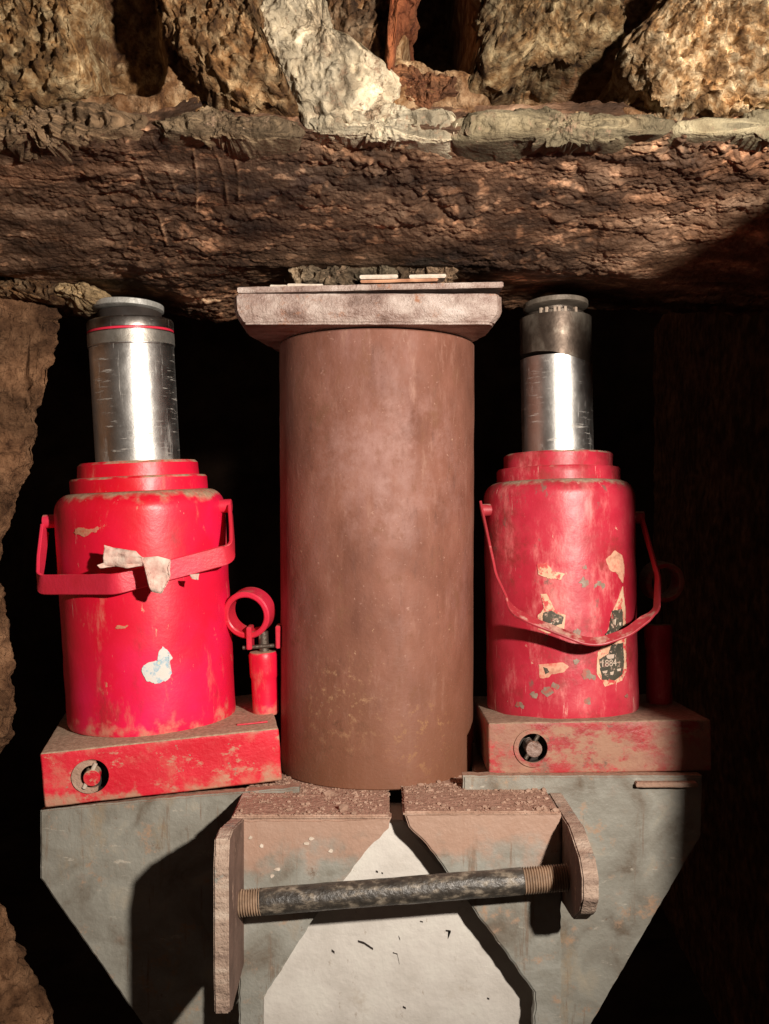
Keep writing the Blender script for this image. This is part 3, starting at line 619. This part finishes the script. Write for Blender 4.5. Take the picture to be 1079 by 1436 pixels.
    for i, (ax_, az, sw, sh) in enumerate([(-.030, .158, .026, .006), (-.004, .083, .010, .0025)]):
        oo = [(-sw*.5, -sh*.2), (-sw*.1, -sh*.6), (sw*.4, -sh*.1), (sw*.55, sh*.5), (sw*.1, sh*.35), (-sw*.3, sh*.5)]
        link('paint_scrape', arc_patch('paint_scrape', [(a+ax_, b) for a, b in ragged(oo, .0009, .0011, seed=40+i)], r+.0001, az, .0002), M['scrape'], J)
    return J
M['band'] = material('dull_steel_band', [(.3, (.30, .27, .23)), (.6, (.50, .47, .42))], 60, (.4, .5), metallic=.85, bumps=((400, .0002),))
M['scrape'] = material('rubbed_pale_paint', [(.3, (.55, .10, .06)), (.5, (.58, .25, .14)), (.65, (.62, .12, .10))], 170, (.7, .9), bumps=((400, .0003),))
JL = jack_left()

# paper strip tied round the left handle
def paper():
    root = empty('paper_strip', at(210, 790, -.095))
    tag(root, 'torn pinkish paper strip knotted round the handle of the left jack', 'paper strip'); o0 = root.location
    def flap(name, pts, y0, seed, crumple=.0055, lab=None):
        bm = bmesh.new(); vs = [bm.verts.new(at(px, py, y0)) for px, py in pts]; f = bm.faces.new(vs); bmesh.ops.triangulate(bm, faces=[f])
        bmesh.ops.subdivide_edges(bm, edges=bm.edges[:], cuts=7, use_grid_fill=True)
        Q = np.array([v.co for v in bm.verts]); n = fbm(Q, 90, 3, seed=seed, stretch=(.6, 1, 1.6)); n2 = ridged(Q, 160, 2, seed=seed+1, stretch=(.4, 1, 1.5))
        for v, a, b in zip(bm.verts, n, n2): v.co.y += crumple*float(a)+.0012*float(b); v.co -= o0
        o = link(name, bm_mesh(name, bm, 60), M['paper'], root); md = o.modifiers.new('s', 'SOLIDIFY'); md.thickness = .0006; return o
    flap('paper_end', [(146, 764), (160, 769), (192, 773), (203, 782), (203, 793), (180, 797), (162, 794), (140, 797), (136, 793), (145, 789)], -.100, 3)
    flap('paper_knot', [(200, 782), (222, 780), (240, 785), (236, 796), (238, 812), (232, 822), (226, 833), (212, 830), (218, 815), (212, 803), (206, 795)], -.1035, 8, .003)
    flap('paper_tip', [(266, 806), (280, 805), (279, 813), (270, 812)], -.0865, 12, .001)
paper()

# ---- right jack
def jack_right():
    J = empty('bottle_jack', at(789, 988, .0)); J.rotation_euler = (R(-.6), R(-.9), 0)
    tag(J, 'worn dull red hydraulic bottle jack with torn black label, right of the tube', 'hydraulic jack', 'bottle jacks beside the tube')
    r = .0628
    prof = [(r-.001, -.003), (r, 0), (r, .174)]
    for k in range(1, 9):
        a = R(90)*k/8; prof.append((r-.012+.012*math.cos(a), .174+.013*math.sin(a)))
    prof += [(.050, .1885), (.045, .1885)]
    link('cylinder_body', lathe('cylinder_body', fine_prof(prof, .006), 160, wob=.0004, seed=12), M['red_r'], J)
    link('collar', lathe('collar', fine_prof([(.0490, .1865), (.0515, .1870), (.0515, .1965), (.0505, .198), (.0455, .1985), (.0450, .209), (.0435, .2105), (.0308, .2110)], .004), 128, wob=.0008, seed=14), M['red_collar'], J)
    rm = link('ram', lathe('ram', [(.0298, .20), (.0298, .290), (.0299, .2905)], 128), M['chrome'], J)
    # dirty upper sleeve with a ragged lower edge
    nseg = 160; zs = np.linspace(0, 1, 14); bm = bmesh.new(); rings = []
    for t in zs:
        ring = []
        for k in range(nseg):
            a = 2*math.pi*k/nseg; xx = math.cos(a)
            lo = .290+.005*xx*-1+.0012*math.sin(a*3+1)*max(0, -math.sin(a))+.0008*float(vnoise(np.array([math.cos(a)*4, math.sin(a)*4, 0]), 3))
            z = lo+(.325-lo)*t; ring.append(bm.verts.new((.0300*math.cos(a), .0300*math.sin(a), z)))
        rings.append(ring)
    for A_, B_ in zip(rings[:-1], rings[1:]):
        for k in range(nseg): bm.faces.new((A_[k], A_[(k+1) % nseg], B_[(k+1) % nseg], B_[k]))
    bm.faces.new(rings[0]); bm.faces.new(rings[-1]); link('ram_sleeve', bm_mesh('ram_sleeve', bm), M['sleeve'], rm)
    link('screw_neck', lathe('screw_neck', fine_prof([(.0200, .324), (.0245, .325), (.0245, .3285), (.0165, .331), (.0165, .337)], .002), 48), M['dark_steel'], J)
    s = lathe('saddle', [(.010, 0), (.0245, 0), (.0272, .0010), (.0272, .0048), (.0255, .0056), (.006, .0052)], 96)
    s.transform(Matrix.Translation((0, -.002, .3325)) @ Matrix.Rotation(R(-1.5), 4, 'Y') @ Matrix.Rotation(R(-3), 4, 'X')); link('saddle', s, M['saddle_dull'], J)
    for k in (0, 1, 3, 4, 5, 8):
        a = R(-128+k*9+(k*7)%4); c = Vector((.0235*math.cos(a), .0235*math.sin(a), .3275))
        t = box_mesh('neck_tooth', (-.0012, -.0018, -.003), (.0012, .0018, .003), bev=.0005); t.transform(Matrix.Translation(c) @ Matrix.Rotation(a+R(90), 4, 'Z')); link('neck_tooth', t, M['scale_chip'], J)
    lo = (-.0700, -.0770, -.0410); hi = (.1010, .066, -.0015)
    base_block(J, lo, hi, M['red_base_r'], -.0360, -.0210, 13, .0020)
    valve(J, -.0360, -.0210, lo[1], 13, plate=False)
    pc = Vector((.0850, .012, -.003))
    pb_ = link('pump_barrel', lathe('pump_barrel', fine_prof([(.0100, 0), (.0108, .002), (.0108, .046), (.0116, .048), (.0118, .066), (.0108, .068), (.006, .0685)], .004), 64), M['red_r'], J); pb_.location = pc
    link('pump_rod', cyl_between('pump_rod', pc+Vector((0, 0, .066)), pc+Vector((0, 0, .084)), .0042, 24), M['dark_steel'], J)
    pump_ring(J, Vector((.0900, .002, .1010)), M['red_base_r'], r=.0170, axis=Vector((-.15, 1, .1)))
    # bail handle: thin bent bar
    z = lambda py: (988-py)*.0006
    pts = [Vector((-.0675, -.020, .1690)), Vector((-.0600, -.056, .112)), Vector((-.0495, -.078, .0840)), Vector((-.0370, -.0850, .0770)), Vector((.0030, -.0900, .0610)), Vector((.0150, -.0900, .0605)), Vector((.0360, -.0870, .0670)), Vector((.0610, -.0770, .0830)), Vector((.0680, -.0560, .108)), Vector((.0650, -.018, .156))]
    P_ = round_path(pts, .006); wd = [Vector((0, .62, .62)) for _ in P_]
    wd = [Vector((0, 1.0, .62)) if abs(p.x) < .052 and p.y < -.07 else Vector((0, 1, .2)) for p in P_]
    link('carry_handle', sweep('carry_handle', P_, wd, .0095, .0020), M['red_strap_r'], J)
    for sx in (-1, 1):
        a = Vector((sx*.058, -.018, .164 if sx < 0 else .156)); link('handle_pivot', cyl_between('handle_pivot', a, a+Vector((sx*.009, 0, 0)), .005, 24), M['red_strap_r'], J)
    # torn label fragments.  (photo px offsets -> arc length, height)
    def lab(name, pts, m, seed, th=.0004, amp=.0006, ro=0):
        # photo pixel -> position on the cylinder front
        q = []
        for px, py in pts:
            xx = (px-787+(.0157)*(988-py)*0)*.000557
            a = math.asin(max(-.98, min(.98, xx/r))); q.append((a*r, (988-py)*.000557-.002))
        return link(name, arc_patch(name, ragged(q, .0012, amp, seed), r+ro, 0, th), m, J)
    lab('label_fragment', [(738, 770), (752, 769), (758, 780), (775, 784), (770, 792), (752, 790), (740, 785)], M['cream'], 1)
    lab('label_fragment', [(742, 813), (750, 812), (762, 836), (775, 842), (773, 862), (752, 868), (738, 862), (738, 842), (748, 836)], M['cream'], 2)
    lab('label_fragment', [(835, 765), (850, 752), (862, 760), (866, 778), (862, 800), (852, 785), (840, 780)], M['cream_red'], 3)
    lab('label_fragment', [(862, 804), (866, 838), (866, 925), (858, 938), (830, 944), (818, 925), (820, 896), (832, 880), (838, 862), (842, 842), (850, 830)], M['cream'], 4)
    lab('label_fragment', [(738, 912), (748, 911), (770, 908), (778, 914), (772, 922), (755, 925), (750, 930), (739, 931)], M['cream_red'], 5)
    lab('printed_block', [(745, 838), (756, 836), (772, 844), (770, 854), (760, 856), (762, 862), (748, 864), (744, 856)], M['label_black'], 6, ro=.0005, th=.0003)
    lab('printed_block', [(843, 838), (860, 836), (861, 868), (848, 870), (834, 880), (832, 870), (838, 864)], M['label_black'], 7, ro=.0005, th=.0003)
    lab('printed_block', [(842, 886), (860, 884), (862, 912), (858, 930), (846, 936), (826, 934), (823, 920), (822, 905), (836, 898)], M['label_black'], 8, ro=.0005, th=.0003)
    lab('printed_block', [(744, 915), (749, 917), (752, 922), (747, 925)], M['label_black'], 9, ro=.0005, th=.0003, amp=.0003)
    # "1004" remains of the label line, small bars above and below it
    def glyph(txt, px, py, size):
        cu = bpy.data.curves.new('t', 'FONT'); cu.body = txt; cu.size = size; cu.extrude = .0002; cu.align_x = 'LEFT'
        t = bpy.data.objects.new('t', cu); col.objects.link(t); bpy.context.view_layer.update()
        dg = bpy.context.evaluated_depsgraph_get(); me = bpy.data.meshes.new_from_object(t.evaluated_get(dg)); bpy.data.objects.remove(t)
        x0 = math.asin((px-787)*.000557/r)*r; z0 = (988-py)*.000557-.002
        for v in me.vertices:
            a = (x0+v.co.x)/r; q = r+.0010+v.co.z; v.co = Vector((q*math.sin(a), -q*math.cos(a), z0+v.co.y))
        return link('lettering', me, M['label_print'], J)
    glyph('1884', 823, 916, .0078)
    for i, (px, py, wd_, h_) in enumerate([(833, 900, 12, 5), (826, 922, 8, 3), (838, 924, 6, 4), (849, 921, 7, 3), (752, 853, 5, 3), (762, 850, 4, 2), (846, 850, 3, 8), (854, 856, 4, 3)]):
        lab('print_mark', [(px, py), (px+wd_, py-1), (px+wd_-1, py+h_), (px+1, py+h_)], M['label_print'], 20+i, ro=.0009, th=.0002, amp=.0005)
    for i, (px, py, s) in enumerate([(803, 796, 7), (825, 803, 9), (804, 776, 4), (790, 866, 7), (806, 928, 10), (804, 962, 8), (748, 950, 8), (866, 962, 4), (712, 972, 6), (788, 908, 5), (730, 955, 6), (760, 942, 6)]):
        rs = np.random.RandomState(i); pts = [(px+s*rs.uniform(.6, 1.2)*math.cos(a), py+s*rs.uniform(.4, 1.1)*math.sin(a)) for a in np.linspace(0, 5.6, 9)]
        lab('bare_spot', pts, M['bare'], 60+i, th=.00012, ro=0, amp=.0016)
    return J
M['scale_chip'] = material('brown_scale_chip', [(.3, (.28, .20, .15)), (.6, (.45, .36, .28))], 120, (.6, .8), bumps=())
M['sleeve'] = material('grimy_ram_sleeve', [(.3, (.05, .036, .028)), (.5, (.12, .09, .07)), (.68, (.30, .26, .21))], 60, (.4, .55), metallic=.8, bumps=((260, .0002),), stretch=(1, 1, .6))
M['saddle_dull'] = material('dull_saddle_steel', [(.3, (.10, .08, .06)), (.6, (.20, .165, .13))], 80, (.5, .7), metallic=.3, bumps=((400, .0005),))
M['red_strap_r'] = material('dark_red_strap', [(.3, (.25, .02, .025)), (.6, (.45, .035, .05))], 30, (.4, .55), bumps=((300, .0003),), layers=[((.62, .24, .20), 60, .56, .68, U, .7)], dust=((.62, .34, .27), .75, 1.05))
M['cream_red'] = material('torn_label_stain', [(.35, (.60, .12, .09)), (.5, (.68, .36, .24)), (.65, (.45, .18, .12))], 110, (.6, .8), bumps=())
JR = jack_right()

# ------------------------------------------------------------------ bracket assembly below
def frame_plate(name, pts, y, th, m, parent, jit=.0006, seed=0, bev=.0012):
    o0 = parent.location
    return link(name, prism(name, [at(px, py, y)-o0 for px, py in pts], Vector((0, th, 0)), jit=jit, seed=seed, bev=bev, step=.004), m, parent)
YC, YS = -.150, -.088
BL = empty('steel_bracket', at(300, 1300, -.12)); tag(BL, 'grey steel bracket with long left lug, under the left jack', 'steel bracket', 'steel brackets carrying the jacks')
BR = empty('steel_bracket', at(800, 1300, -.12)); tag(BR, 'grey steel bracket with short chamfered lug, under the right jack', 'steel bracket', 'steel brackets carrying the jacks')
# outer (side) plates
frame_plate('side_plate', [(57, 1136), (200, 1122), (420, 1104), (420, 1700), (360, 1700), (200, 1436), (57, 1232)], YS, .014, M['bracket'], BL, seed=1)
frame_plate('side_plate', [(650, 1088), (986, 1088), (984, 1172), (830, 1436), (700, 1650), (650, 1650)], YS, .014, M['bracket'], BR, seed=2)
# inner (front) plates
frame_plate('front_plate', [(336, 1150), (440, 1150), (550, 1146), (546, 1162), (512, 1196), (482, 1236), (438, 1292), (368, 1404), (366, 1700), (336, 1700)], YC, .012, M['bracket_front'], BL, seed=3, jit=.0009)
frame_plate('front_plate', [(568, 1142), (680, 1140), (788, 1140), (788, 1700), (752, 1700), (750, 1392), (668, 1280), (600, 1186), (574, 1160)], YC, .012, M['bracket_front'], BR, seed=4, jit=.0009)
# ledges (horizontal shelves) under tube and jacks
def shelf(name, x0, x1, yf, yb, z, th, m, parent, seed, x0b=None, x1b=None, rot=0):
    o0 = parent.location
    me = prism(name, [Vector((x0, yf, z))-o0, Vector((x1, yf, z))-o0, Vector((x1b if x1b is not None else x1, yb, z))-o0, Vector((x0b if x0b is not None else x0, yb, z))-o0], Vector((0, 0, -th)), jit=.0007, seed=seed, bev=.0012)
    return link(name, me, m, parent)
xl = at(326, 1148, YC).x; xm1 = at(548, 1148, YC).x; xm2 = at(566, 1140, YC).x; xr = at(786, 1140, YC).x
shelf('ledge_plate', xl, xm1, YC-.0004, .07, -.1925, .0035, M['bracket_dusty'], BL, 1, x1b=xm1-.002)
shelf('ledge_plate', xm2, xr, YC-.0004, .07, -.1900, .0035, M['bracket_dusty'], BR, 2, x0b=xm2+.000)
def dusty_strip(parent, a, b, zt, seed):
    o0 = parent.location
    me = prism('ledge_edge', [Vector((a, YC-.0045, zt))-o0, Vector((b, YC-.0045, zt))-o0, Vector((b, YC-.0045, zt-.012))-o0, Vector((a, YC-.0045, zt-.012))-o0], Vector((0, .0040, 0)), jit=.0011, seed=seed, bev=.0010, step=.003)
    link('ledge_edge', me, M['bracket_dusty'], parent)
# shelves beneath the jacks
shelf('shelf_plate', at(60, 1130, YS).x, -.105, YS+.015, .07, -.1995, .010, M['bracket'], BL, 5)
shelf('shelf_plate', at(672, 1090, YS).x, at(982, 1090, YS).x, YS+.015, .07, -.1855, .010, M['bracket'], BR, 6)
# crumbs of dirt on the ledge by the tube
def crumbs(parent, x0, x1, y0, y1, z, n, seed, avoid=None):
    rs = np.random.RandomState(seed); bm = bmesh.new()
    for _ in range(n):
        x = rs.uniform(x0, x1); y = rs.uniform(y0, y1)
        if avoid and math.hypot(x-avoid[0], y-avoid[1]) < avoid[2]: continue
        
        if rs.rand() > .25+1.6*max(0, float(vnoise(np.array([x*70, y*70, seed]), seed)))+.9*(y > -.10): continue
        s = .00022+.00035*rs.exponential(); r_ = bmesh.ops.create_icosphere(bm, subdivisions=1, radius=s)
        sc = Vector((rs.uniform(.7, 1.6), rs.uniform(.7, 1.5), rs.uniform(.5, 1)))
        for v in r_['verts']:
            v.co = Vector((v.co.x*sc.x, v.co.y*sc.y, v.co.z*sc.z))*rs.uniform(.8, 1.2)+Vector((x, y, z+s*.3))
    o = link('loose_grit', bm_mesh('loose_grit', bm, 60, sm=False), M['grit']); tag(o, None, None, None, 'stuff'); return o
M['grit'] = material('rusty_grit', [(.3, (.20, .12, .085)), (.5, (.38, .24, .175)), (.7, (.50, .35, .27))], 90, (.8, 1), bumps=())
g1 = crumbs(None, xl, xm1, YC, .0, -.1925, 2600, 5, (-.0063, 0, .080)); g1['label'] = 'rusty grit scattered on the left ledge before the tube'
g2 = crumbs(None, xm2, xr, YC, .0, -.1900, 2600, 6, (-.0063, 0, .080)); g2['label'] = 'rusty grit scattered on the right ledge before the tube'
# lugs
M['lug_face'] = material('shaded_rusty_lug_face', [(.3, (.09, .05, .035)), (.6, (.17, .10, .075))], 40, (.7, .9), bumps=((200, .0008),), layers=[((.44, .29, .22), 70, .58, .66, (1, 1, .4), .9)])  # dark rust, with the unlit inner face's shade put into the colour
def lug(parent, x, th, prof, seed):
    o0 = parent.location
    o = link('lug', prism('lug', [Vector((x, y, z))-o0 for y, z in prof], Vector((th, 0, 0)), jit=.0007, seed=seed, bev=.0010, step=.0025), M['cut_edge'], parent)
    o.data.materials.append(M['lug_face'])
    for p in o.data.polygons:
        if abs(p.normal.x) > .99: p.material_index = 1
    return o
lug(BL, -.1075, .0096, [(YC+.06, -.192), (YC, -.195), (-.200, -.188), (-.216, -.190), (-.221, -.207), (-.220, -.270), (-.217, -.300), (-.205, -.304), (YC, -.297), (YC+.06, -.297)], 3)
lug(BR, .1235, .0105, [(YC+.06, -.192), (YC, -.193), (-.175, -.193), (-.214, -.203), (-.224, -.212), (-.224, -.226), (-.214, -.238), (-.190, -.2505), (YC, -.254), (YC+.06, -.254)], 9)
# centre post face between the brackets
post = empty('white_post', at(560, 1300, -.12)); tag(post, 'off white painted post with pointed top between the two brackets', 'post')
frame_plate('post_face', [(538, 1150), (566, 1150), (600, 1190), (760, 1392), (775, 1420), (775, 1750), (340, 1750), (340, 1420), (372, 1386), (480, 1220)], -.126, .05, M['white'], post, seed=21, jit=.0004)
# rod
ra = at(322, 1268, -.172); rb = at(790, 1231, -.172); rod = empty('threaded_rod', ra); rod.rotation_euler = (rb-ra).to_track_quat('Z', 'Y').to_euler()
tag(rod, 'black scaly steel rod with rusty threaded ends across the brackets', 'steel rod')
Lr = (rb-ra).length; r0 = .0090
link('shank', lathe('shank', fine_prof([(r0-.0008, .020), (r0, .022), (r0, Lr-.028), (r0-.0008, Lr-.026)], .006), 64, wob=.0003, seed=9), M['rod'], rod)
def thread(z0, z1, pitch=.00175):
    bm = bmesh.new(); n = int((z1-z0)/pitch*24); rings = []
    prof = []
    z = z0
    while z < z1: prof += [(r0-.0012, z), (r0+.0001, z+pitch*.42), (r0+.0001, z+pitch*.58)]; z += pitch
    prof.append((r0-.0012, z)); bm.free(); return lathe('thread', prof, 64, ang=20)
link('thread', thread(-.006, .021), M['thread'], rod); link('thread', thread(Lr-.027, Lr+.010), M['thread'], rod)
# shim plate under the right foot
slab('steel_packer', 'small thin steel packer under the right end of the right jack foot', at(892, 1090, -.092).x, at(978, 1090, -.092).x, -.0945, .02, -.1868, .0036, M['bracket_dusty'], seed=22, cat='shim')

def scuff(pts, wd, seed):
    o0 = post.location; V_ = [at(px, py, -.1262)-o0 for px, py in pts]; up = []
    a = [v+Vector((0, 0, wd)) for v in V_]; b = [v-Vector((0, 0, wd*.6)) for v in V_[::-1]]
    link('scuff_mark', prism('scuff_mark', a+b, Vector((0, -.0003, 0)), jit=.0004, seed=seed, step=.0015, bev=0), M['void'], post)
for i, (p_, w_) in enumerate([([(503, 1320), (512, 1323), (524, 1331)], .0009), ([(466, 1333), (470, 1336)], .0010), ([(626, 1305), (633, 1306), (629, 1316)], .0006), ([(528, 1222), (531, 1223)], .0008), ([(536, 1224), (538, 1225)], .0006),
                              ([(560, 1313), (562, 1318)], .0006), ([(552, 1336), (558, 1338), (561, 1352)], .0005), ([(566, 1412), (570, 1414)], .0008), ([(684, 1400), (687, 1401)], .0007), ([(590, 1292), (594, 1293)], .0005)]):
    scuff(p_, w_, 50+i)
# pale paint specks knocked off the left bracket front
for i, (px, py) in enumerate([(382, 1228), (389, 1219), (465, 1193), (437, 1176), (368, 1186), (430, 1183), (352, 1175)]):
    rs = np.random.RandomState(i+3); a = [at(px+4*rs.uniform(.5, 1.3)*math.cos(t), py+3*rs.uniform(.5, 1.2)*math.sin(t), YC-.0002)-BL.location for t in np.linspace(0, 5.5, 7)]
    link('paint_fleck', prism('paint_fleck', a, Vector((0, -.0004, 0)), bev=0), M['chalk'], BL)
